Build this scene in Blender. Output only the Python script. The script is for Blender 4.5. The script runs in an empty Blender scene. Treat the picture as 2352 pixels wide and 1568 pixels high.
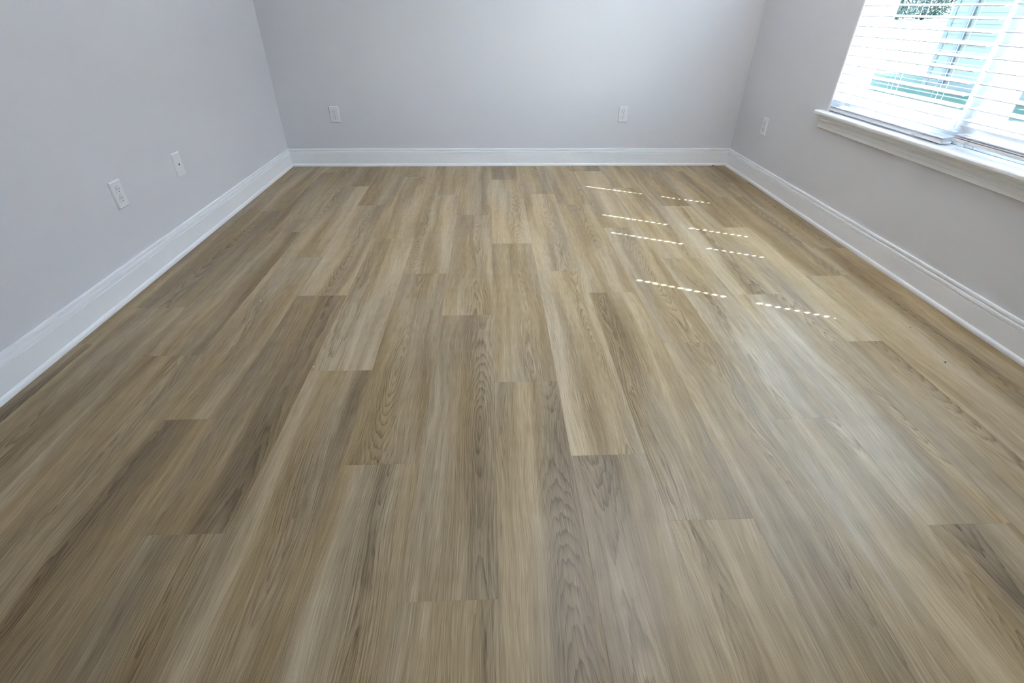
import bpy, bmesh, math, random
from mathutils import Vector, Matrix

random.seed(11)
SC = bpy.context.scene
COL = SC.collection

# ------------------------------------------------------------------ camera, sky, sun, exposure
W = 3.5935            # room width  (left wall x=0, right wall x=W)
D = 4.2012            # back wall plane y=D (camera stands at y=0)
FRONT = -1.45         # wall behind the camera
H = 2.74              # ceiling height
WT = 0.165            # outer wall thickness

cam_d = bpy.data.cameras.new('camera')
cam = bpy.data.objects.new('camera', cam_d)
COL.objects.link(cam)
SC.camera = cam
cam_d.sensor_width = 36.0
cam_d.lens = 36.0 * 1137.13 / 2352.0
cam_d.clip_start = 0.02
cam_d.clip_end = 800
right = Vector((0.9991770840, -0.0396634394, 0.0084833000))
up = Vector((0.0151959864, 0.5599807124, 0.8283662739))
fwd = Vector((0.0376063399, 0.8275556860, -0.5601226204))
m = Matrix((right, up, -fwd)).transposed().to_4x4()
m.translation = Vector((1.6174, 0.0, 1.0864))
cam.matrix_world = m

SUN_DIR = Vector((1.0, -0.492, 1.31)).normalized()      # towards the sun
wld = bpy.data.worlds.new('sky')
SC.world = wld
wld.use_nodes = True
wn = wld.node_tree.nodes
wl = wld.node_tree.links
wn.clear()
wo = wn.new('ShaderNodeOutputWorld')
wb = wn.new('ShaderNodeBackground')
sky = wn.new('ShaderNodeTexSky')
sky.sky_type = 'NISHITA'
sky.sun_disc = False
sky.sun_elevation = math.asin(SUN_DIR.z)
sky.sun_rotation = math.atan2(SUN_DIR.x, SUN_DIR.y)
sky.air_density = 1.0
sky.dust_density = 1.4
sky.ozone_density = 1.0
wb.inputs['Strength'].default_value = 0.30
haze = wn.new('ShaderNodeHueSaturation')          # hazy summer sky, paler than the clear-air model
haze.inputs['Saturation'].default_value = 1.0
wl.new(sky.outputs[0], haze.inputs['Color'])
wl.new(haze.outputs[0], wb.inputs[0])
wl.new(wb.outputs[0], wo.inputs[0])

sun_d = bpy.data.lights.new('sun', 'SUN')
sun_d.energy = 13.0
sun_d.angle = math.radians(0.53)
sun_d.color = (0.56, 0.74, 1.0)
sun = bpy.data.objects.new('sun', sun_d)
COL.objects.link(sun)
sun.rotation_euler = SUN_DIR.to_track_quat('Z', 'Y').to_euler()
sun.location = (12, -5, 14)

FILL_POWER = 10.0  # added fill lamp, brightens walls the window leaves dim
FILL_COLOR = (0.97, 0.98, 0.99)

SC.view_settings.view_transform = 'Standard'
SC.view_settings.look = 'None'
SC.view_settings.gamma = 1.0
SC.view_settings.use_curve_mapping = False
SC.view_settings.exposure = 3.05
SC.cycles.max_bounces = 7
SC.cycles.diffuse_bounces = 5
SC.cycles.glossy_bounces = 3
SC.cycles.transparent_max_bounces = 12
SC.cycles.sample_clamp_indirect = 6.0
SC.cycles.caustics_reflective = False
SC.cycles.caustics_refractive = False

# window measures (y runs along the right wall, counted from the back wall as d = D - y)
WD0, WD1 = 1.115, 2.905        # opening, distance from the back wall
WZ0, WZ1 = 0.572, 1.985        # rough opening (the stool lies on WZ0)
SILL = 0.595
MUL = 2.01

port_d = bpy.data.lights.new('sky_portal', 'AREA')
port_d.shape = 'RECTANGLE'
port_d.size = WD1 - WD0
port_d.size_y = WZ1 - SILL
port_d.cycles.is_portal = True
port = bpy.data.objects.new('sky_portal', port_d)
COL.objects.link(port)
port.location = (W + WT + 0.02, D - (WD0 + WD1) / 2, (SILL + WZ1) / 2)
port.rotation_euler = Vector((1, 0, 0)).to_track_quat('Z', 'Y').to_euler()


# ------------------------------------------------------------------ node helpers
def new_mat(name):
    mt = bpy.data.materials.new(name)
    mt.use_nodes = True
    nt = mt.node_tree
    nt.nodes.clear()
    out = nt.nodes.new('ShaderNodeOutputMaterial')
    b = nt.nodes.new('ShaderNodeBsdfPrincipled')
    nt.links.new(b.outputs[0], out.inputs[0])
    return mt, nt, b, out


class NG:
    """tiny node-graph writer"""
    def __init__(self, nt):
        self.nt = nt

    def put(self, sock, v):
        if v is None:
            return
        if hasattr(v, 'is_linked') or hasattr(v, 'node'):
            self.nt.links.new(v, sock)
        else:
            sock.default_value = v

    def math(self, op, a, b=None, c=None, clamp=False):
        n = self.nt.nodes.new('ShaderNodeMath')
        n.operation = op
        n.use_clamp = clamp
        for i, v in enumerate((a, b, c)):
            if v is not None:
                self.put(n.inputs[i], v)
        return n.outputs[0]

    def xyz(self, x, y, z):
        n = self.nt.nodes.new('ShaderNodeCombineXYZ')
        for i, v in enumerate((x, y, z)):
            self.put(n.inputs[i], v)
        return n.outputs[0]

    def noise(self, vec, scale=1.0, detail=2.0, rough=0.5, dist=0.0, dims='3D'):
        n = self.nt.nodes.new('ShaderNodeTexNoise')
        n.noise_dimensions = dims
        n.inputs['Scale'].default_value = scale
        n.inputs['Detail'].default_value = detail
        n.inputs['Roughness'].default_value = rough
        n.inputs['Distortion'].default_value = dist
        self.put(n.inputs['Vector'], vec)
        return n.outputs[0]

    def ramp(self, fac, stops, interp='LINEAR'):
        n = self.nt.nodes.new('ShaderNodeValToRGB')
        n.color_ramp.interpolation = interp
        e = n.color_ramp.elements
        while len(e) < len(stops):
            e.new(0.5)
        for i, (p, c) in enumerate(stops):
            e[i].position = p
            e[i].color = (c[0], c[1], c[2], 1.0) if not isinstance(c, (int, float)) else (c, c, c, 1.0)
        self.put(n.inputs[0], fac)
        return n.outputs[0]

    def maprange(self, v, a, b, c, d, smooth=False):
        n = self.nt.nodes.new('ShaderNodeMapRange')
        n.interpolation_type = 'SMOOTHSTEP' if smooth else 'LINEAR'
        n.clamp = True
        self.put(n.inputs[0], v)
        for i, x in enumerate((a, b, c, d)):
            n.inputs[i + 1].default_value = x
        return n.outputs[0]

    def mix(self, fac, a, b, mode='MIX'):
        n = self.nt.nodes.new('ShaderNodeMix')
        n.data_type = 'RGBA'
        n.blend_type = mode
        self.put(n.inputs[0], fac)
        for sock, v in ((n.inputs[6], a), (n.inputs[7], b)):
            if isinstance(v, tuple):
                sock.default_value = (v[0], v[1], v[2], 1.0)
            else:
                self.put(sock, v)
        return n.outputs[2]

    def attr(self, name):
        n = self.nt.nodes.new('ShaderNodeAttribute')
        n.attribute_type = 'OBJECT'
        n.attribute_name = name
        return n.outputs['Fac']

    def bump(self, h, strength, distance):
        n = self.nt.nodes.new('ShaderNodeBump')
        n.inputs['Strength'].default_value = strength
        n.inputs['Distance'].default_value = distance
        self.put(n.inputs['Height'], h)
        return n.outputs[0]

    def coord(self, which='Object'):
        n = self.nt.nodes.new('ShaderNodeTexCoord')
        return n.outputs[which]

    def sep(self, v):
        n = self.nt.nodes.new('ShaderNodeSeparateXYZ')
        self.put(n.inputs[0], v)
        return n.outputs


def plain(name, col, rough=0.5, spec=0.5, var=0.0, vscale=6.0, bump=0.0, bscale=200.0, bdist=0.001, metal=0.0):
    mt, nt, b, _ = new_mat(name)
    g = NG(nt)
    P = g.coord()
    if var > 0:
        n = g.noise(P, vscale, 1.0)
        c = g.mix(n, tuple(max(0, x * (1 - var)) for x in col), tuple(min(1, x * (1 + var)) for x in col))
        nt.links.new(c, b.inputs['Base Color'])
    else:
        b.inputs['Base Color'].default_value = (*col, 1)
    b.inputs['Roughness'].default_value = rough
    b.inputs['Specular IOR Level'].default_value = spec
    b.inputs['Metallic'].default_value = metal
    if bump > 0:
        nt.links.new(g.bump(g.noise(P, bscale, 1.0, 0.6), bump, bdist), b.inputs['Normal'])
    return mt


# ------------------------------------------------------------------ oak vinyl plank
def make_oak():
    mt, nt, b, _ = new_mat('oak_vinyl')
    g = NG(nt)
    M = g.math
    P = g.coord('Object')
    x, y, z = g.sep(P)
    s = g.attr('seed')
    tone = g.attr('tone')
    cx = g.attr('heart')
    bias = g.attr('rings')
    sz = M('MULTIPLY', s, 17.31)

    def nz(p, _scale, detail=0.0, rough=0.5):
        # planar grain noise, shifted per plank and per layer
        return g.noise(g.xyz(M('ADD', p[0], p[2]), M('ADD', p[1], p[2]), 0.0), 1.0, detail, rough, dims='2D')

    # lateral wander of the grain
    wob = M('SUBTRACT', nz((M('MULTIPLY', x, 5.0), M('MULTIPLY', y, 1.6), sz), 1.0, 1.0), 0.5)
    wob2 = M('SUBTRACT', nz((M('MULTIPLY', x, 22.0), M('MULTIPLY', y, 3.2), sz), 1.0, 1.0), 0.5)
    xw = M('ADD', M('ADD', x, M('MULTIPLY', wob, 0.055)), M('MULTIPLY', wob2, 0.009))
    # growth rings of a log cut lengthwise: cathedrals where the cut runs tangent to a ring
    u = M('SUBTRACT', xw, cx)
    dep = M('SUBTRACT', nz((M('MULTIPLY', s, 3.7), M('MULTIPLY', y, 0.85), sz), 1.0, 0.0), 0.5)
    v = M('ADD', bias, M('MULTIPLY', dep, 0.34))
    jag = M('SUBTRACT', nz((M('MULTIPLY', x, 60.0), M('MULTIPLY', y, 9.0), sz), 1.0, 2.0, 0.6), 0.5)
    r = M('SQRT', M('ADD', M('MULTIPLY', u, u), M('MULTIPLY', M('MULTIPLY', v, v), 0.35)))
    r = M('ADD', r, M('MULTIPLY', jag, 0.0075))
    fr = M('FRACT', M('MULTIPLY', r, 150.0))
    ring = M('SMOOTH_MIN', M('POWER', fr, 3.0), M('MULTIPLY', M('SUBTRACT', 1.0, fr), 7.0), 0.1)
    near = M('EXPONENT', M('MULTIPLY', M('MULTIPLY', u, u), -360.0))
    patchy = g.maprange(nz((M('MULTIPLY', x, 9.0), M('MULTIPLY', y, 1.4), M('ADD', sz, 5.0)), 1.0, 0.0), 0.28, 0.52, 0.0, 1.0, True)
    broke = g.maprange(nz((M('MULTIPLY', xw, 160.0), M('MULTIPLY', y, 14.0), M('ADD', sz, 1.0)), 1.0, 0.0), 0.25, 0.6, 0.55, 1.0)
    ringk = M('MULTIPLY', M('MULTIPLY', ring, broke), M('MULTIPLY', near, M('ADD', 0.2, M('MULTIPLY', patchy, 0.8))))
    heart = M('MULTIPLY', near, patchy)
    # broad tone bands running with the plank
    band = nz((M('MULTIPLY', xw, 11.0), M('MULTIPLY', y, 0.75), M('ADD', sz, 2.3)), 1.0, 1.0, 0.55)
    band2 = nz((M('MULTIPLY', xw, 34.0), M('MULTIPLY', y, 1.3), M('ADD', sz, 7.7)), 1.0, 1.0, 0.6)
    # fine fibres, pale limed fibres and pores
    fib = g.maprange(nz((M('MULTIPLY', xw, 300.0), M('MULTIPLY', y, 3.0), sz), 1.0, 2.0, 0.7), 0.28, 0.72, 0.0, 1.0)
    fib2 = g.maprange(nz((M('MULTIPLY', xw, 640.0), M('MULTIPLY', y, 11.0), M('ADD', sz, 3.0)), 1.0, 1.0, 0.6), 0.30, 0.70, 0.0, 1.0)
    pale = g.maprange(nz((M('MULTIPLY', xw, 520.0), M('MULTIPLY', y, 7.5), M('ADD', sz, 14.0)), 1.0, 0.0), 0.58, 0.70, 0.0, 1.0)
    pore = g.maprange(nz((M('MULTIPLY', xw, 560.0), M('MULTIPLY', y, 14.0), M('ADD', sz, 9.0)), 1.0, 0.0), 0.60, 0.70, 0.0, 1.0)
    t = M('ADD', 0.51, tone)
    t = M('ADD', t, M('MULTIPLY', M('SUBTRACT', band, 0.5), 0.54))
    t = M('ADD', t, M('MULTIPLY', M('SUBTRACT', band2, 0.5), 0.30))
    t = M('ADD', t, M('MULTIPLY', M('SUBTRACT', fib, 0.5), 0.15))
    t = M('ADD', t, M('MULTIPLY', M('SUBTRACT', fib2, 0.5), 0.13))
    t = M('ADD', t, M('MULTIPLY', pale, 0.09))
    t = M('SUBTRACT', t, M('MULTIPLY', pore, 0.10))
    t = M('SUBTRACT', t, M('MULTIPLY', ringk, 0.43))
    t = M('SUBTRACT', t, M('MULTIPLY', heart, 0.05))
    col = g.ramp(t, [(0.0, (0.110, 0.066, 0.023)), (0.25, (0.216, 0.144, 0.061)), (0.5, (0.366, 0.265, 0.135)),
                     (0.75, (0.520, 0.403, 0.240)), (1.0, (0.655, 0.540, 0.358))])
    grey = g.maprange(nz((M('MULTIPLY', x, 7.0), M('MULTIPLY', y, 1.1), M('ADD', sz, 31.0)), 1.0, 0.0), 0.40, 0.70, 0.0, 0.55)
    hsv = nt.nodes.new('ShaderNodeHueSaturation')
    hsv.inputs['Saturation'].default_value = 0.72
    nt.links.new(col, hsv.inputs['Color'])
    col = g.mix(grey, col, hsv.outputs[0])
    nt.links.new(col, b.inputs['Base Color'])
    nt.links.new(g.maprange(fib, 0.0, 1.0, 0.36, 0.48), b.inputs['Roughness'])
    b.inputs['Specular IOR Level'].default_value = 0.55
    return mt


M_OAK = make_oak()
M_WALL = plain('wall_paint', (0.69, 0.688, 0.71), 0.62, 0.3, 0.012, 3.0, 0.18, 260.0, 0.0012)
M_CEIL = plain('ceiling_paint', (0.85, 0.85, 0.85), 0.9, 0.2, 0.01, 3.0, 0.2, 220.0, 0.001)
M_TRIM = plain('trim_paint', (0.875, 0.885, 0.895), 0.32, 0.5, 0.008, 5.0)
M_SUB = plain('subfloor', (0.10, 0.08, 0.06), 0.8, 0.2, 0.05)
M_PLATE = plain('plate_plastic', (0.78, 0.79, 0.80), 0.35, 0.5, 0.01, 40.0)
M_SLOT = plain('slot_dark', (0.02, 0.02, 0.022), 0.7, 0.2, 0.02)
M_SCREW = plain('screw_white', (0.66, 0.67, 0.68), 0.35, 0.5, 0.02)
M_VINYL = plain('window_vinyl', (0.82, 0.83, 0.84), 0.35, 0.5, 0.006)
M_SLAT = plain('blind_slat', (0.82, 0.82, 0.82), 0.42, 0.5, 0.006)
M_CORD = plain('blind_cord', (0.80, 0.80, 0.78), 0.8, 0.2, 0.02, 300.0)
M_SIDING = plain('siding_paint', (0.26, 0.26, 0.205), 0.7, 0.3, 0.03, 3.0)
M_HTRIM = plain('house_trim', (0.19, 0.20, 0.17), 0.6, 0.3, 0.03, 3.0)
M_PIPE = plain('downspout_paint', (0.17, 0.18, 0.185), 0.5, 0.4, 0.03, 3.0)
M_ROOF = plain('roof_shingle', (0.10, 0.10, 0.11), 0.9, 0.2, 0.2, 8.0)
M_BARK = plain('bark', (0.11, 0.08, 0.055), 0.9, 0.2, 0.25, 4.0)
M_LEAF = plain('leaves', (0.095, 0.115, 0.098), 0.7, 0.3, 0.35, 0.6)
M_CHIP = plain('paint_chip', (0.80, 0.80, 0.78), 0.6, 0.3, 0.02, 90.0)
M_CRUMB_GAP = plain('dark_crumb_or_gap', (0.012, 0.011, 0.010), 0.8, 0.2, 0.05, 90.0)
M_FILL_METAL = plain('fill_lamp_metal', (0.55, 0.55, 0.55), 0.3, 0.5, 0.02, 20.0, metal=1.0)


def make_ground():
    mt, nt, b, _ = new_mat('lawn')
    g = NG(nt)
    P = g.coord('Object')
    n = g.noise(P, 0.9, 5.0, 0.65)
    n2 = g.noise(P, 18.0, 3.0, 0.6)
    f = g.math('ADD', g.math('MULTIPLY', n, 0.7), g.math('MULTIPLY', n2, 0.3))
    c = g.ramp(f, [(0.30, (0.066, 0.112, 0.068)), (0.5, (0.098, 0.156, 0.098)), (0.72, (0.15, 0.19, 0.13))])
    nt.links.new(c, b.inputs['Base Color'])
    b.inputs['Roughness'].default_value = 0.9
    b.inputs['Specular IOR Level'].default_value = 0.1
    nt.links.new(g.bump(n2, 0.5, 0.03), b.inputs['Normal'])
    return mt


M_LAWN = make_ground()


def make_glass():
    mt = bpy.data.materials.new('window_glass')
    mt.use_nodes = True
    nt = mt.node_tree
    nt.nodes.clear()
    out = nt.nodes.new('ShaderNodeOutputMaterial')
    tr = nt.nodes.new('ShaderNodeBsdfTransparent')
    tr.inputs[0].default_value = (0.955, 0.98, 0.985, 1)
    gl = nt.nodes.new('ShaderNodeBsdfGlossy')
    gl.inputs['Roughness'].default_value = 0.02
    g = NG(nt)
    fw = nt.nodes.new('ShaderNodeLayerWeight')
    fw.inputs['Blend'].default_value = 0.5
    fac = g.math('ADD', 0.035, g.math('MULTIPLY', g.math('POWER', fw.outputs['Facing'], 5.0), 0.9), clamp=True)
    mx = nt.nodes.new('ShaderNodeMixShader')
    nt.links.new(fac, mx.inputs[0])
    nt.links.new(tr.outputs[0], mx.inputs[1])
    nt.links.new(gl.outputs[0], mx.inputs[2])
    nt.links.new(mx.outputs[0], out.inputs[0])
    return mt


M_GLASS = make_glass()


def make_fill_diffuser():
    mt, nt, b, _ = new_mat('fill_lamp_diffuser')
    b.inputs['Base Color'].default_value = (0.9, 0.9, 0.88, 1)
    b.inputs['Roughness'].default_value = 0.6
    b.inputs['Emission Color'].default_value = (*FILL_COLOR, 1)
    b.inputs['Emission Strength'].default_value = 1.5
    return mt


M_FILL_DIFFUSER = make_fill_diffuser()


# ------------------------------------------------------------------ mesh helpers
def link(name, bm, mat, parent=None, loc=None, smooth=False):
    me = bpy.data.meshes.new(name)
    bmesh.ops.recalc_face_normals(bm, faces=bm.faces[:])
    if smooth:
        for f in bm.faces:
            f.smooth = True
    bm.to_mesh(me)
    bm.free()
    me.materials.append(mat)
    o = bpy.data.objects.new(name, me)
    COL.objects.link(o)
    if parent is not None:
        o.parent = parent
    if loc is not None:
        o.location = loc
    return o


def inst(name, me, parent=None, loc=None, rot=None):
    o = bpy.data.objects.new(name, me)
    COL.objects.link(o)
    if parent is not None:
        o.parent = parent
    if loc is not None:
        o.location = loc
    if rot is not None:
        o.rotation_euler = rot
    return o


def box(bm, x0, x1, y0, y1, z0, z1, bev=0.0):
    v = [bm.verts.new((x, y, z)) for x in (x0, x1) for y in (y0, y1) for z in (z0, z1)]
    q = [(0, 1, 3, 2), (4, 6, 7, 5), (0, 4, 5, 1), (2, 3, 7, 6), (0, 2, 6, 4), (1, 5, 7, 3)]
    fs = [bm.faces.new([v[i] for i in f]) for f in q]
    if bev > 0:
        es = list({e for f in fs for e in f.edges})
        bmesh.ops.bevel(bm, geom=es, offset=bev, segments=1, affect='EDGES', profile=0.5)
    return bm


def extrude_profile(bm, pts, path0, path1):
    """pts: 2D profile; path0/path1: functions mapping (a,b)->Vector at each end. closed prism."""
    n = len(pts)
    A = [bm.verts.new(path0(*p)) for p in pts]
    B = [bm.verts.new(path1(*p)) for p in pts]
    for i in range(n):
        j = (i + 1) % n
        bm.faces.new((A[i], A[j], B[j], B[i]))
    bm.faces.new(A)
    bm.faces.new(B[::-1])
    return bm


def tube(bm, pts, r, seg=6):
    pts = [Vector(p) for p in pts]
    rings = []
    for i, p in enumerate(pts):
        d = (pts[min(i + 1, len(pts) - 1)] - pts[max(i - 1, 0)]).normalized()
        a = d.orthogonal().normalized() if i == 0 else (rings_a - d * rings_a.dot(d)).normalized()
        rings_a = a
        c = d.cross(a)
        rings.append([bm.verts.new(p + (a * math.cos(2 * math.pi * k / seg) + c * math.sin(2 * math.pi * k / seg)) * r) for k in range(seg)])
    for i in range(len(rings) - 1):
        for k in range(seg):
            bm.faces.new((rings[i][k], rings[i][(k + 1) % seg], rings[i + 1][(k + 1) % seg], rings[i + 1][k]))
    bm.faces.new(rings[0][::-1])
    bm.faces.new(rings[-1])
    return bm


def tag(o, label, cat, group=None, kind=None):
    o['label'] = label
    o['category'] = cat
    if group:
        o['group'] = group
    if kind:
        o['kind'] = kind
    return o


def empty(name, loc=(0, 0, 0), rot=(0, 0, 0)):
    o = bpy.data.objects.new(name, None)
    o.empty_display_size = 0.05
    COL.objects.link(o)
    o.location = loc
    o.rotation_euler = rot
    return o


# ------------------------------------------------------------------ room shell
bm = bmesh.new(); box(bm, -WT, W + WT, FRONT - WT, D + WT, -0.16, -0.006)
floor = tag(link('floor', bm, M_SUB), 'light oak vinyl plank floor covering the whole room', 'floor', kind='structure')

bm = bmesh.new(); box(bm, -WT, 0, FRONT - WT, D + WT, -0.006, H)
tag(link('wall_left', bm, M_WALL), 'pale grey painted wall on the left side', 'wall', kind='structure')
bm = bmesh.new(); box(bm, 0, W, D, D + WT, -0.006, H)
tag(link('wall_back', bm, M_WALL), 'pale grey painted wall facing the camera', 'wall', kind='structure')
bm = bmesh.new()
for (d0, d1, z0, z1) in ((-WT, WD0, -0.006, H), (WD1, D - FRONT + WT, -0.006, H), (WD0, WD1, -0.006, WZ0), (WD0, WD1, WZ1, H)):
    box(bm, W, W + WT, D - d1, D - d0, z0, z1)
tag(link('wall_right', bm, M_WALL), 'pale grey painted wall on the right holding the window', 'wall', kind='structure')
bm = bmesh.new(); box(bm, 0, W, FRONT - WT, FRONT, -0.006, H)
tag(link('wall_front', bm, M_WALL), 'pale grey painted wall behind the camera', 'wall', kind='structure')
bm = bmesh.new(); box(bm, -WT, W + WT, FRONT - WT, D + WT, H, H + 0.15)
tag(link('ceiling', bm, M_CEIL), 'flat white ceiling above the room', 'ceiling', kind='structure')

# ------------------------------------------------------------------ floor planks
PW, PL = 0.22, 1.22
X0 = 1.3996
joints = {-7: 2.57, -6: 2.296, -5: 2.657, -4: 3.006, -3: 2.204, -2: 2.766, -1: 1.992, 0: 2.392, 1: 2.848, 2: 1.977,
          3: 2.205, 4: 2.623, 5: 3.061, 6: 2.240, 7: 2.632, 8: 2.058, 9: 2.944}
# tone of a plank by column and order from the back wall (first = touches the back wall)
tones = {  # entries nearest the camera also carry painted darkening for light falloff
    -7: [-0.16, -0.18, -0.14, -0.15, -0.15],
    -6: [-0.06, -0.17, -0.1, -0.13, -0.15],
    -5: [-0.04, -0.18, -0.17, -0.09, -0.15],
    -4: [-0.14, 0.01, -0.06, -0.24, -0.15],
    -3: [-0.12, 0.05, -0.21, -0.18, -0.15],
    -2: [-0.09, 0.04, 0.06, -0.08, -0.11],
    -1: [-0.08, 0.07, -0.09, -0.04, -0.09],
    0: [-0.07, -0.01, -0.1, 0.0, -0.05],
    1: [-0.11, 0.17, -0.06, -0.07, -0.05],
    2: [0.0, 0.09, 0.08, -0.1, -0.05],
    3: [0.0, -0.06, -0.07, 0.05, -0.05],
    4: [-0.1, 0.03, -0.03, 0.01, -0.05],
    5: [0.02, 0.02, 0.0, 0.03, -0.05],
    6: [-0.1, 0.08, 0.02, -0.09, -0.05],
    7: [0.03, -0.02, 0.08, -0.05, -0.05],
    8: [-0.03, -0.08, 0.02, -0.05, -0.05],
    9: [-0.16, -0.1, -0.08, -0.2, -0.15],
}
hearts = {(-1, 2): (-.02, .03), (0, 2): (.07, .02), (1, 1): (.045, .02), (1, 0): (0.0, .01), (-3, 2): (.06, .02), (2, 1): (.03, .02),
          (-3, 1): (.02, .03), (-2, 1): (.03, .02), (4, 2): (.02, .03), (-4, 2): (-.02, .03), (0, 1): (.03, .01), (-1, 3): (.03, .02),
          (3, 1): (.02, .03), (1, 2): (.03, .03), (-2, 3): (.03, .02), (2, 2): (.06, .02), (-3, 3): (.05, .03)}
DMAX = D - FRONT
full_mesh = None
plank_n = 0


def plank_mesh(w, l):
    bm = bmesh.new()
    g = 0.00008
    b = 0.0003
    hw, hl = w / 2 - g, l / 2 - g
    lo = [bm.verts.new((sx * hw, sy * hl, -0.006)) for sx, sy in ((-1, -1), (1, -1), (1, 1), (-1, 1))]
    md = [bm.verts.new((sx * hw, sy * hl, -b * 0.8)) for sx, sy in ((-1, -1), (1, -1), (1, 1), (-1, 1))]
    tp = [bm.verts.new((sx * (hw - b), sy * (hl - b), 0.0)) for sx, sy in ((-1, -1), (1, -1), (1, 1), (-1, 1))]
    bm.faces.new(tp)
    for a, c in ((lo, md), (md, tp)):
        for i in range(4):
            j = (i + 1) % 4
            bm.faces.new((a[i], a[j], c[j], c[i]))
    bmesh.ops.recalc_face_normals(bm, faces=bm.faces[:])
    me = bpy.data.meshes.new('plank')
    bm.to_mesh(me)
    bm.free()
    me.materials.append(M_OAK)
    return me


for n in range(-7, 10):
    xa, xb = X0 + n * PW, X0 + (n + 1) * PW
    xa, xb = max(xa, 0.0), min(xb, W)
    if xb - xa < 0.01:
        continue
    j = joints[n]
    while j - PL > 0.10:
        j -= PL
    cuts = [0.0]
    while j < DMAX:
        cuts.append(j)
        j += PL
    cuts.append(DMAX)
    for k in range(len(cuts) - 1):
        d0, d1 = cuts[k], cuts[k + 1]
        w, l = xb - xa, d1 - d0
        if abs(w - PW) < 1e-4 and abs(l - PL) < 1e-4:
            if full_mesh is None:
                full_mesh = plank_mesh(PW, PL)
            me = full_mesh
        else:
            me = plank_mesh(w, l)
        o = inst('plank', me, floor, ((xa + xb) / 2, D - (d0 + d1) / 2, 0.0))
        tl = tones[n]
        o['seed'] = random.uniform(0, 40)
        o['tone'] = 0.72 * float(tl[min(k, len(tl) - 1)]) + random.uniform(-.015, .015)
        hx, rb = hearts.get((n, k), (random.uniform(-.12, .12), random.uniform(-.02, .10)))
        o['heart'] = float(hx)
        o['rings'] = float(rb)
        plank_n += 1

# ------------------------------------------------------------------ baseboards with shoe moulding
BP = [(0.0, 0.133), (0.0060, 0.133), (0.0090, 0.1315), (0.0100, 0.1280), (0.0100, 0.1217), (0.0046, 0.1200), (0.0046, 0.1170),
      (0.0122, 0.1148), (0.0136, 0.1110), (0.0140, 0.1015), (0.0100, 0.0997), (0.0100, 0.0972), (0.0140, 0.0955), (0.0140, 0.0), (0.0, 0.0)]
SP = [(0.0140, 0.0), (0.0228, 0.0), (0.0228, 0.0075), (0.0218, 0.0125), (0.0192, 0.0165), (0.0140, 0.0195)]


def baseboard(name, label, corner0, corner1, inward, m0, m1):
    """corner0->corner1 along the wall foot, inward = unit normal into the room, m = mitre (1) or square (0)"""
    c0, c1, nrm = Vector(corner0), Vector(corner1), Vector(inward)
    al = (c1 - c0).normalized()
    f0 = lambda t, z: c0 + nrm * t + al * (t * m0) + Vector((0, 0, z))
    f1 = lambda t, z: c1 + nrm * t - al * (t * m1) + Vector((0, 0, z))
    bm = bmesh.new(); extrude_profile(bm, BP, f0, f1)
    o = tag(link(name, bm, M_TRIM), label, 'baseboard', kind='structure')
    bm = bmesh.new(); extrude_profile(bm, SP, f0, f1)
    s = link('shoe_molding', bm, M_TRIM, o)
    return o


baseboard('baseboard_left', 'tall white moulded baseboard along the left wall', (0, FRONT, 0), (0, D, 0), (1, 0, 0), 1, 1)
baseboard('baseboard_back', 'tall white moulded baseboard along the back wall', (0, D, 0), (W, D, 0), (0, -1, 0), 1, 1)
baseboard('baseboard_right', 'tall white moulded baseboard under the window wall', (W, D, 0), (W, FRONT, 0), (-1, 0, 0), 1, 1)
baseboard('baseboard_front', 'white moulded baseboard on the wall behind the camera', (W, FRONT, 0), (0, FRONT, 0), (0, 1, 0), 1, 1)


# ------------------------------------------------------------------ outlets (local: faces -Y, x right, z up)
def rounded_plate(bm, w, h, t, bev):
    a = [(-w / 2, -h / 2), (w / 2, -h / 2), (w / 2, h / 2), (-w / 2, h / 2)]
    lo = [bm.verts.new((x, 0, z)) for x, z in a]
    md = [bm.verts.new((x, -t * 0.35, z)) for x, z in a]
    tp = [bm.verts.new((x - math.copysign(bev, x), -t, z - math.copysign(bev, z))) for x, z in a]
    for p, q in ((lo, md), (md, tp)):
        for i in range(4):
            jn = (i + 1) % 4
            bm.faces.new((p[i], p[jn], q[jn], q[i]))
    bm.faces.new(tp)
    bm.faces.new(lo[::-1])
    return bm


def disc_prism(bm, pts, y0, y1):
    A = [bm.verts.new((x, y0, z)) for x, z in pts]
    B = [bm.verts.new((x, y1, z)) for x, z in pts]
    n = len(pts)
    for i in range(n):
        bm.faces.new((A[i], A[(i + 1) % n], B[(i + 1) % n], B[i]))
    bm.faces.new(B)
    bm.faces.new(A[::-1])
    return bm


def circle(r, n=16, cx=0.0, cz=0.0, clip=None):
    out = []
    for k in range(n):
        a = 2 * math.pi * (k + 0.5) / n
        x_, z_ = r * math.cos(a), r * math.sin(a)
        if clip is not None:
            z_ = max(-clip, min(clip, z_))
        out.append((cx + x_, cz + z_))
    return out


PLATE_W, PLATE_H, PLATE_T = 0.0735, 0.1150, 0.0072


def mesh_of(fn, name, mat):
    bm = bmesh.new()
    fn(bm)
    bmesh.ops.recalc_face_normals(bm, faces=bm.faces[:])
    me = bpy.data.meshes.new(name)
    bm.to_mesh(me)
    bm.free()
    me.materials.append(mat)
    return me


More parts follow.
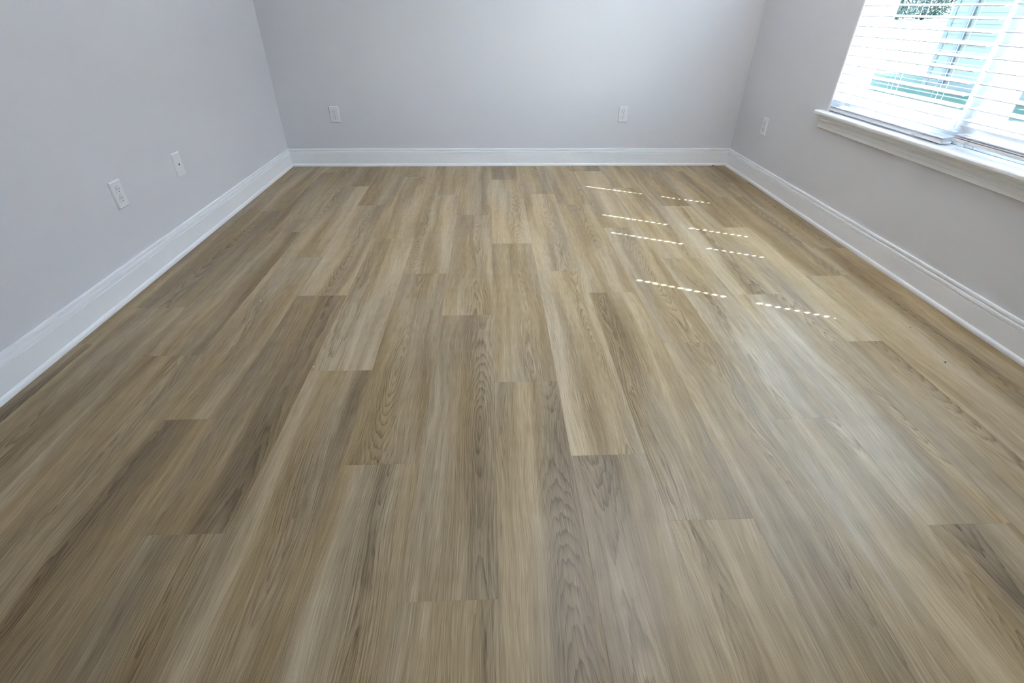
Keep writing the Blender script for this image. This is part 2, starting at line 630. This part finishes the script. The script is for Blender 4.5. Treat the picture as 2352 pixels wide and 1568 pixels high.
ME_PLATE = mesh_of(lambda b_: rounded_plate(b_, PLATE_W, PLATE_H, PLATE_T, 0.0045), 'cover_plate', M_PLATE)
T = PLATE_T
ME_FACE = mesh_of(lambda b_: disc_prism(b_, circle(0.0172, 24, clip=0.0142), -T + 0.002, -T - 0.0016), 'receptacle', M_PLATE)
ME_RIM = mesh_of(lambda b_: disc_prism(b_, circle(0.0182, 24, clip=0.0152), -T + 0.003, -T - 0.00015), 'recess_gap', plain('recess_shade', (0.30, 0.31, 0.32), 0.6, 0.3, 0.02))
ME_SLOTL = mesh_of(lambda b_: box(b_, -0.0011, 0.0011, -T - 0.0019, -T, -0.0046, 0.0046), 'slot', M_SLOT)
ME_SLOTR = mesh_of(lambda b_: box(b_, -0.0011, 0.0011, -T - 0.0019, -T, -0.0037, 0.0037), 'slot', M_SLOT)
ME_GND = mesh_of(lambda b_: disc_prism(b_, circle(0.0027, 10), -T, -T - 0.0019), 'ground_hole', M_SLOT)
ME_SCREW = mesh_of(lambda b_: disc_prism(b_, circle(0.0028, 10), -T + 0.001, -T - 0.0008), 'screw', M_SCREW)


def outlet(label, loc, rz):
    t = tag(empty('wall_outlet', loc, (0, 0, rz)), label, 'outlet', 'duplex outlets low on the walls')
    inst('cover_plate', ME_PLATE, t)
    for zc in (0.0196, -0.0196):
        inst('recess_gap', ME_RIM, t, (0, 0, zc))
        r_ = inst('receptacle', ME_FACE, t, (0, 0, zc))
        inst('slot', ME_SLOTL, r_, (-0.0064, 0, 0.0040))
        inst('slot', ME_SLOTR, r_, (0.0064, 0, 0.0040))
        inst('ground_hole', ME_GND, r_, (0, 0, -0.0070))
    inst('screw', ME_SCREW, t)
    return t


outlet('white duplex outlet on the back wall near its left corner', (0.4195, D, 0.3850), 0)
outlet('white duplex outlet on the back wall towards the window side', (2.6665, D, 0.3910), 0)
outlet('white duplex outlet on the left wall, nearest the camera', (0, D - 1.997, 0.3970), math.pi / 2)
outlet('white duplex outlet on the right wall beside the window sill', (W, D - 0.456, 0.3870), -math.pi / 2)
t = tag(empty('cable_plate', (0, D - 1.501, 0.3960), (0, 0, math.pi / 2)), 'white blank cover plate with one dark centre hole on the left wall', 'wall plate')
inst('cover_plate', ME_PLATE, t)
bm = bmesh.new(); disc_prism(bm, circle(0.0048, 14), -T + 0.001, -T - 0.0009)
link('jack_hole', bm, M_SLOT, t)
for zc in (0.0415, -0.0415):
    inst('screw', ME_SCREW, t, (0, 0, zc))

# ------------------------------------------------------------------ windows (x grows outwards from the wall plane W)
GX = 0.118    # inner sash glass


def dbox(bm, x0, x1, d0, d1, z0, z1, bev=0.0):
    return box(bm, W + x0, W + x1, D - d1, D - d0, z0, z1, bev)


# reveal lining: top and side jambs, white like the photo's returns
jl = tag(empty('trim_1', (W, D - MUL, WZ0)), 'white jamb lining around the window opening', 'window trim', kind='structure')


def child_world(o, parent):
    o.parent = parent
    o.matrix_parent_inverse = Matrix.Translation(parent.location).inverted()
    return o


for (nm, d0, d1, z0, z1) in (('side_jamb', WD0, WD0 + 0.012, SILL, WZ1), ('side_jamb', WD1 - 0.012, WD1, SILL, WZ1), ('head_jamb', WD0 + 0.012, WD1 - 0.012, WZ1 - 0.012, WZ1)):
    bm = bmesh.new(); dbox(bm, 0.0, WT, d0, d1, z0, z1)
    child_world(link(nm, bm, M_TRIM), jl)


def window_unit(name, label, d0, d1):
    t = tag(empty(name, (W + 0.12, D - (d0 + d1) / 2, SILL)), label, 'window', kind='structure')
    zb, zt = SILL, WZ1 - 0.012
    fr = 0.046
    # outer frame, four members
    for nm, a in (('frame_jamb', (d0, d0 + fr, zb, zt)), ('frame_jamb', (d1 - fr, d1, zb, zt)), ('frame_sill', (d0 + fr, d1 - fr, zb, zb + 0.050)), ('frame_head', (d0 + fr, d1 - fr, zt - 0.045, zt))):
        bm = bmesh.new(); dbox(bm, 0.082, 0.160, *a, bev=0.003)
        child_world(link(nm, bm, M_VINYL), t)
    st = 0.044
    i0, i1 = d0 + fr, d1 - fr
    # lower sash (inside) and upper sash (outside)
    for nm, xa, xb, za, zc, zr in (('lower_sash', 0.100, 0.128, zb + 0.050, 1.318, (0.075, 0.050)), ('upper_sash', 0.130, 0.156, 1.263, zt - 0.045, (0.050, 0.050))):
        s = empty(nm, t.location)
        s.parent = t
        s.matrix_parent_inverse = Matrix.Translation(t.location).inverted()
        for n2, a in (('stile', (i0, i0 + st, za, zc)), ('stile', (i1 - st, i1, za, zc)), ('rail', (i0 + st, i1 - st, za, za + zr[0])), ('rail', (i0 + st, i1 - st, zc - zr[1], zc))):
            bm = bmesh.new(); dbox(bm, xa, xb, *a, bev=0.002)
            child_world(link(n2, bm, M_VINYL), s)
        xm = (xa + xb) / 2
        bm = bmesh.new()
        dbox(bm, xm - 0.002, xm + 0.002, i0 + st - .004, i1 - st + .004, za + zr[0] - .004, zc - zr[1] + .004)
        child_world(link('pane', bm, M_GLASS), s)
    return t


window_unit('window_1', 'white vinyl sash window behind the far blind', WD0 + 0.012, MUL - 0.012)
window_unit('window_2', 'white vinyl sash window behind the near blind', MUL + 0.012, WD1 - 0.012)
bm = bmesh.new(); dbox(bm, 0.070, 0.162, MUL - 0.012, MUL + 0.012, SILL, WZ1 - 0.012, 0.002)
child_world(link('mullion', bm, M_VINYL), jl)

# stool and apron
sill = tag(empty('trim_2', (W, D - MUL, WZ0)), 'white window stool with moulded apron below', 'window sill', kind='structure')
STP = [(0.160, 0.5730), (0.160, 0.5950), (-0.039, 0.5950), (-0.0435, 0.5935), (-0.0460, 0.5890), (-0.0460, 0.5800), (-0.0440, 0.5755), (-0.0395, 0.5730)]
bm = bmesh.new()
extrude_profile(bm, [p for p in STP if True], lambda a, z: Vector((W + a, D - WD0, z)), lambda a, z: Vector((W + a, D - WD1, z)))
child_world(link('stool', bm, M_TRIM), sill)
HP = [(-0.0005, 0.5730), (-0.0005, 0.5950)] + STP[2:]
for a_, b_ in ((WD0 - 0.052, WD0), (WD1, WD1 + 0.052)):
    bm = bmesh.new()
    extrude_profile(bm, HP, lambda a, z, q=a_: Vector((W + a, D - q, z)), lambda a, z, q=b_: Vector((W + a, D - q, z)))
    child_world(link('stool_horn', bm, M_TRIM), sill)
AP = [(0.0, 0.5730), (-0.0250, 0.5730), (-0.0250, 0.5660), (-0.0215, 0.5630), (-0.0165, 0.5590), (-0.0140, 0.5530), (-0.0150, 0.5480), (-0.0175, 0.5450),
      (-0.0175, 0.5420), (-0.0135, 0.5400), (-0.0120, 0.5330), (-0.0130, 0.5250), (-0.0105, 0.5225), (-0.0105, 0.5050), (-0.0085, 0.5030), (0.0, 0.5030)]
bm = bmesh.new()
extrude_profile(bm, AP, lambda a, z: Vector((W + a, D - (WD0 - 0.032), z)), lambda a, z: Vector((W + a, D - (WD1 + 0.032), z)))
child_world(link('apron', bm, M_TRIM), sill)

# ------------------------------------------------------------------ blinds
PITCH = 0.0448
SW, ST = 0.0505, 0.0030


def slat_mesh(length, holes, width=SW, thick=ST, hole=(0.0125, 0.0052)):
    """flat slat along local -Y (d direction), width along X, routed slots at the hole positions (d from the far end)"""
    bm = bmesh.new()
    hw = width / 2
    cells = []
    e = 0.016
    last = 0.0
    for hc in holes:
        cells.append((last, hc - e, None))
        cells.append((hc - e, hc + e, hc))
        last = hc + e
    cells.append((last, length, None))
    zt, zb = thick / 2, -thick / 2
    cache = {}

    def V(x, d, z):
        k = (round(x, 6), round(d, 6), round(z, 6))
        if k not in cache:
            cache[k] = bm.verts.new((x, -d, z))
        return cache[k]
    r = 0.0012
    for a, b_, hc in cells:
        for z in (zt, zb):
            if hc is None:
                bm.faces.new([V(-hw, a, z), V(hw, a, z), V(hw, b_, z), V(-hw, b_, z)])
            else:
                N = 16
                inner, outer = [], []
                for k in range(N):
                    an = 2 * math.pi * k / N
                    cx_, cy_ = math.cos(an), math.sin(an)
                    inner.append((hole[0] * cx_, hc + hole[1] * cy_))
                    sc = 1.0 / max(abs(cx_), abs(cy_))
                    outer.append((hw * cx_ * sc, hc + e * cy_ * sc))
                for k in range(N):
                    k2 = (k + 1) % N
                    bm.faces.new([V(*inner[k], z), V(*outer[k], z), V(*outer[k2], z), V(*inner[k2], z)])
        if hc is not None:
            for k in range(16):
                an, an2 = 2 * math.pi * k / 16, 2 * math.pi * (k + 1) / 16
                p, q = (hole[0] * math.cos(an), hc + hole[1] * math.sin(an)), (hole[0] * math.cos(an2), hc + hole[1] * math.sin(an2))
                bm.faces.new([V(*p, zt), V(*q, zt), V(*q, zb), V(*p, zb)])
    # outer rim: walk boundary edges
    be = [ed for ed in bm.edges if len(ed.link_faces) == 1]
    top = [ed for ed in be if all(v.co.z > 0 for v in ed.verts)]
    for ed in top:
        a, c = ed.verts
        ka = bm.verts
        va = cache[(round(a.co.x, 6), round(-a.co.y, 6), round(zb, 6))]
        vc = cache[(round(c.co.x, 6), round(-c.co.y, 6), round(zb, 6))]
        bm.faces.new([a, c, vc, va])
    bmesh.ops.recalc_face_normals(bm, faces=bm.faces[:])
    me = bpy.data.meshes.new('slat')
    bm.to_mesh(me)
    bm.free()
    me.materials.append(M_SLAT)
    return me


BX = 0.0275   # blind mid plane, outwards from the wall


def blind(label, d0, d1, holes, mid, rail_z, first, stack, loose):
    L_ = d1 - d0
    root = tag(empty('window_blind', (W + BX, D - d0, rail_z)), label, 'blind', 'white slatted blinds in the twin window')

    def add(nm, bm_or_me, loc, rot=None):
        o = inst(nm, bm_or_me, root, (loc[0], loc[1], loc[2] - rail_z), rot)
        return o
    me = slat_mesh(L_, holes)
    solid = slat_mesh(L_, [h for h in holes])
    z = first
    rnd = random.Random(int(d0 * 100))
    while z < WZ1 - 0.075:
        add('slat', me, (0, 0, z), (0, math.radians(-7.5 + rnd.uniform(-.7, .7)), 0))
        z += PITCH
    for (dx, zz, tilt) in stack + loose:
        add('slat', solid, (dx, 0, zz), (0, math.radians(tilt), 0))
    # bottom rail
    bm = bmesh.new(); box(bm, -0.0255, 0.0255, -L_, 0, 0, 0.0135, 0.0035)
    link('bottom_rail', bm, M_SLAT, root)
    bm = bmesh.new(); box(bm, -0.027, 0.027, -L_, 0, WZ1 - 0.062 - rail_z, WZ1 - 0.013 - rail_z, 0.002)
    link('headrail', bm, M_SLAT, root)
    top = WZ1 - 0.06 - rail_z
    for h in sorted(holes + [mid]):
        for sx in (-0.0262, 0.0262):
            bm = bmesh.new(); tube(bm, [(sx, -h - 0.004, 0.012), (sx, -h - 0.004, top)], 0.0007, 5)
            link('ladder_cord', bm, M_CORD, root)
        bm = bmesh.new(); tube(bm, [(0.0, -h, 0.012), (0.0, -h, top)], 0.0008, 5)
        link('lift_cord', bm, M_CORD, root)
        # knotted cord end hanging at the rail front
        pts = []
        for k in range(26):
            a = k / 25 * 2.4 * math.pi
            pts.append((-0.0285 - 0.0015 * math.sin(3 * a), -h + 0.011 * math.cos(a) * (1 - .25 * k / 25) + 0.006 * k / 25, 0.004 + 0.0065 * math.sin(a)))
        pts += [(-0.029, -h + 0.018, -0.003), (-0.031, -h + 0.026, 0.003)]
        bm = bmesh.new(); tube(bm, pts, 0.0008, 5)
        link('cord_knot', bm, M_CORD, root)
    return root


z1_ = 0.6605
blind('white slatted blind in the far half of the window, lowered to the sill', 1.130, 1.985, [0.098, 0.690], 0.394, 0.6015, z1_, [(0.002, 0.6178, -1.0)], [(-0.001, 0.628, -9.0)])
blind('white slatted blind in the near half of the window, bottom slats bunched', 2.035, 2.890, [0.085, 0.690], 0.388, 0.6250, 0.7110, [(0.001, 0.6425, 0.5), (0.003, 0.6510, -0.8)], [(-0.003, 0.6745, 38.0)])

# ------------------------------------------------------------------ fill lamp, an added unseen fixture above the frame that lifts the walls
lamp = tag(empty('added_fill_lamp', (2.65, 2.30, H)), 'unseen fill lamp added on the ceiling, with upturned white bowl', 'lamp')
bm = bmesh.new()
prof = [(0.0, 0.0), (0.165, 0.0), (0.165, -0.022), (0.15, -0.03), (0.0, -0.03)]


def lathe(bm, prof, n=32):
    rings = []
    for r_, z_ in prof:
        if r_ < 1e-6:
            rings.append([bm.verts.new((0, 0, z_))])
        else:
            rings.append([bm.verts.new((r_ * math.cos(2 * math.pi * k / n), r_ * math.sin(2 * math.pi * k / n), z_)) for k in range(n)])
    for a, c in zip(rings, rings[1:]):
        for k in range(n):
            k2 = (k + 1) % n
            if len(a) == 1:
                bm.faces.new((a[0], c[k], c[k2]))
            elif len(c) == 1:
                bm.faces.new((a[k], a[k2], c[0]))
            else:
                bm.faces.new((a[k], a[k2], c[k2], c[k]))
    return bm


lathe(bm, prof)
link('fill_lamp_canopy', bm, M_FILL_METAL, lamp)
bm = bmesh.new(); tube(bm, [(0, 0, -0.03), (0, 0, -0.36)], 0.009, 10)
link('fill_lamp_stem', bm, M_FILL_METAL, lamp)
bm = bmesh.new()
lathe(bm, [(0.0, -0.36), (0.07, -0.355), (0.14, -0.335), (0.20, -0.295), (0.235, -0.245), (0.242, -0.245), (0.206, -0.302), (0.144, -0.343), (0.07, -0.364), (0.0, -0.369)])
link('fill_lamp_bowl', bm, M_PLATE, lamp, smooth=True)
bm = bmesh.new()
lathe(bm, [(0.012, -0.345), (0.03, -0.335), (0.034, -0.30), (0.026, -0.275), (0.012, -0.265)], 16)
link('fill_lamp_bulb', bm, M_FILL_DIFFUSER, lamp, smooth=True)
ld = bpy.data.lights.new('fill_light', 'AREA')
ld.shape = 'DISK'
ld.size = 0.30
ld.energy = FILL_POWER
ld.color = FILL_COLOR
lo_ = bpy.data.objects.new('fill_light', ld)
COL.objects.link(lo_)
lo_.parent = lamp
lo_.location = (0, 0, -0.262)
lo_.rotation_euler = (math.pi, 0, 0)

# ------------------------------------------------------------------ specks on the floor


def speck(name, label, cat, x_, d_, r_, mat, flat=0.5):
    bm = bmesh.new()
    bmesh.ops.create_icosphere(bm, subdivisions=1, radius=r_)
    rr = random.Random(int(x_ * 1000))
    for v in bm.verts:
        v.co *= rr.uniform(0.7, 1.2)
        v.co.z *= flat
    zmin = min(v.co.z for v in bm.verts)
    for v in bm.verts:
        v.co.z -= zmin
    o = link(name, bm, mat)
    o.location = (x_, D - d_, 0.0)
    return tag(o, label, cat)


speck('paint_chip', 'white paint chip on the floor, left of the middle', 'debris', 0.967, 2.742, 0.0035, M_CHIP)
speck('paint_chip', 'tiny white chip on the dark planks near the left wall', 'debris', 0.593, 2.247, 0.0035, M_CHIP)
speck('dark_crumb_or_gap', 'black crumb on the floor near the right baseboard, closest to the camera', 'debris', 3.302, 2.779, 0.0035, M_CRUMB_GAP)
speck('dark_crumb_or_gap', 'small black crumb on the floor below the window middle', 'debris', 3.343, 2.538, 0.0025, M_CRUMB_GAP)
speck('dark_crumb_or_gap', 'tiny black crumb on the floor, farthest along the right baseboard', 'debris', 3.412, 2.186, 0.0025, M_CRUMB_GAP)
speck('dark_crumb_or_gap', 'dark lump standing in for the gap under the back shoe moulding near the right corner', 'debris', 3.47, 0.030, 0.0075, M_CRUMB_GAP, 0.45)  # dark lump added in place of the gap below the shoe moulding

# ------------------------------------------------------------------ outdoors
GZ = -0.35
bm = bmesh.new()
vs = [bm.verts.new(p) for p in ((W + WT, -150, GZ), (350, -150, GZ), (350, 350, GZ), (W + WT, 350, GZ))]
bm.faces.new(vs)
tag(link('ground', bm, M_LAWN), 'sunlit lawn outside the window', 'lawn', kind='structure')

HX, HY1, HY0 = 11.85, 12.70, -4.0
house = tag(empty('neighbour_house', (HX, HY1, GZ)), 'teal-sided neighbouring house seen through the blinds', 'house')


def hlink(nm, bm, mat, par=house):
    return child_world(link(nm, bm, mat), par)


bm = bmesh.new(); box(bm, HX + 0.02, HX + 9.0, HY0, HY1 - 0.02, GZ, 2.75)
hlink('wall', bm, M_SIDING)
bh = 0.20
bmb = bmesh.new()
pts = [(0.02, 0.0), (-0.018, 0.0), (-0.004, bh), (0.02, bh)]
extrude_profile(bmb, pts, lambda a, z: Vector((a, 0, z)), lambda a, z: Vector((a, -(HY1 - HY0 - 0.12), z)))
bmesh.ops.recalc_face_normals(bmb, faces=bmb.faces[:])
me_board = bpy.data.meshes.new('siding_board')
bmb.to_mesh(me_board); bmb.free(); me_board.materials.append(M_SIDING)
for k in range(14):
    inst('siding_board', me_board, house, (0, -0.12, 0.22 + k * bh))
bm = bmesh.new(); box(bm, HX - 0.03, HX + 0.1, HY1 - 0.12, HY1, GZ, 2.75)
hlink('corner_board', bm, M_HTRIM)
bm = bmesh.new(); box(bm, HX - 0.012, HX + 0.05, HY0, HY1 - 0.12, GZ, GZ + 0.22)
hlink('foundation', bm, M_HTRIM)
bm = bmesh.new(); box(bm, HX - 0.09, HX - 0.02, HY1 - 0.62, HY1 - 0.50, GZ + 0.1, 2.7, 0.01)
hlink('downspout', bm, M_PIPE)
bm = bmesh.new()
extrude_profile(bm, [(HX - 0.35, 2.62), (HX + 4.5, 5.2), (HX + 9.35, 2.62), (HX + 9.35, 2.78), (HX + 4.5, 5.38), (HX - 0.35, 2.78)],
                lambda a, z: Vector((a, HY1 + 0.3, z)), lambda a, z: Vector((a, HY0 - 0.3, z)))
hlink('roof', bm, M_ROOF)
bm = bmesh.new(); box(bm, HX - 0.47, HX - 0.35, HY0 - 0.3, HY1 + 0.3, 2.64, 2.76)
hlink('gutter', bm, M_HTRIM)

tree_spots = [(71, 100, 10.5, 'broad'), (83, 108, 13.5, 'tall'), (88, 93, 11.0, 'broad'), (62, 112, 9.0, 'low'), (104, 97, 12.5, 'tall')]
tree_labels = ['leafy tree far beyond the lawn, left of the house corner', 'tallest leafy tree far off beside the house corner', 'leafy tree in the distance partly behind the house',
               'lowest leafy tree at the far left edge of the lawn', 'distant leafy tree hidden mostly behind the house']
rt = random.Random(5)
for (tx, ty, th, kind), lab in zip(tree_spots, tree_labels):
    t = tag(empty('tree', (tx, ty, GZ)), lab, 'tree', 'distant trees beyond the lawn')
    bm = bmesh.new(); tube(bm, [(0, 0, 0), (0.1, 0.1, th * 0.35), (0, 0, th * 0.7)], 0.22, 8)
    link('trunk', bm, M_BARK, t)
    bm = bmesh.new()
    for _ in range(7000):
        an, rr_, zz = rt.uniform(0, 6.283), rt.random() ** 0.5, rt.uniform(-1, 1)
        rad = math.sqrt(max(0, 1 - abs(zz) ** 4)) * rr_
        lob = 1 + 0.2 * math.sin(3 * an + tx) + 0.15 * math.sin(5 * zz + ty)
        c = Vector((rad * math.cos(an) * th * 0.48 * lob, rad * math.sin(an) * th * 0.48 * lob, th * 0.52 + zz * th * 0.50))
        nrm = Vector((rt.uniform(-1, 1), rt.uniform(-1, 1), rt.uniform(-.2, 1))).normalized()
        a = nrm.orthogonal().normalized() * rt.uniform(0.17, 0.32)
        b2 = nrm.cross(a).normalized() * rt.uniform(0.13, 0.24)
        bm.faces.new([bm.verts.new(c + p) for p in (a, b2, -a, -b2)])
    fo = link('foliage', bm, M_LEAF, t)
    fo['kind'] = 'stuff'
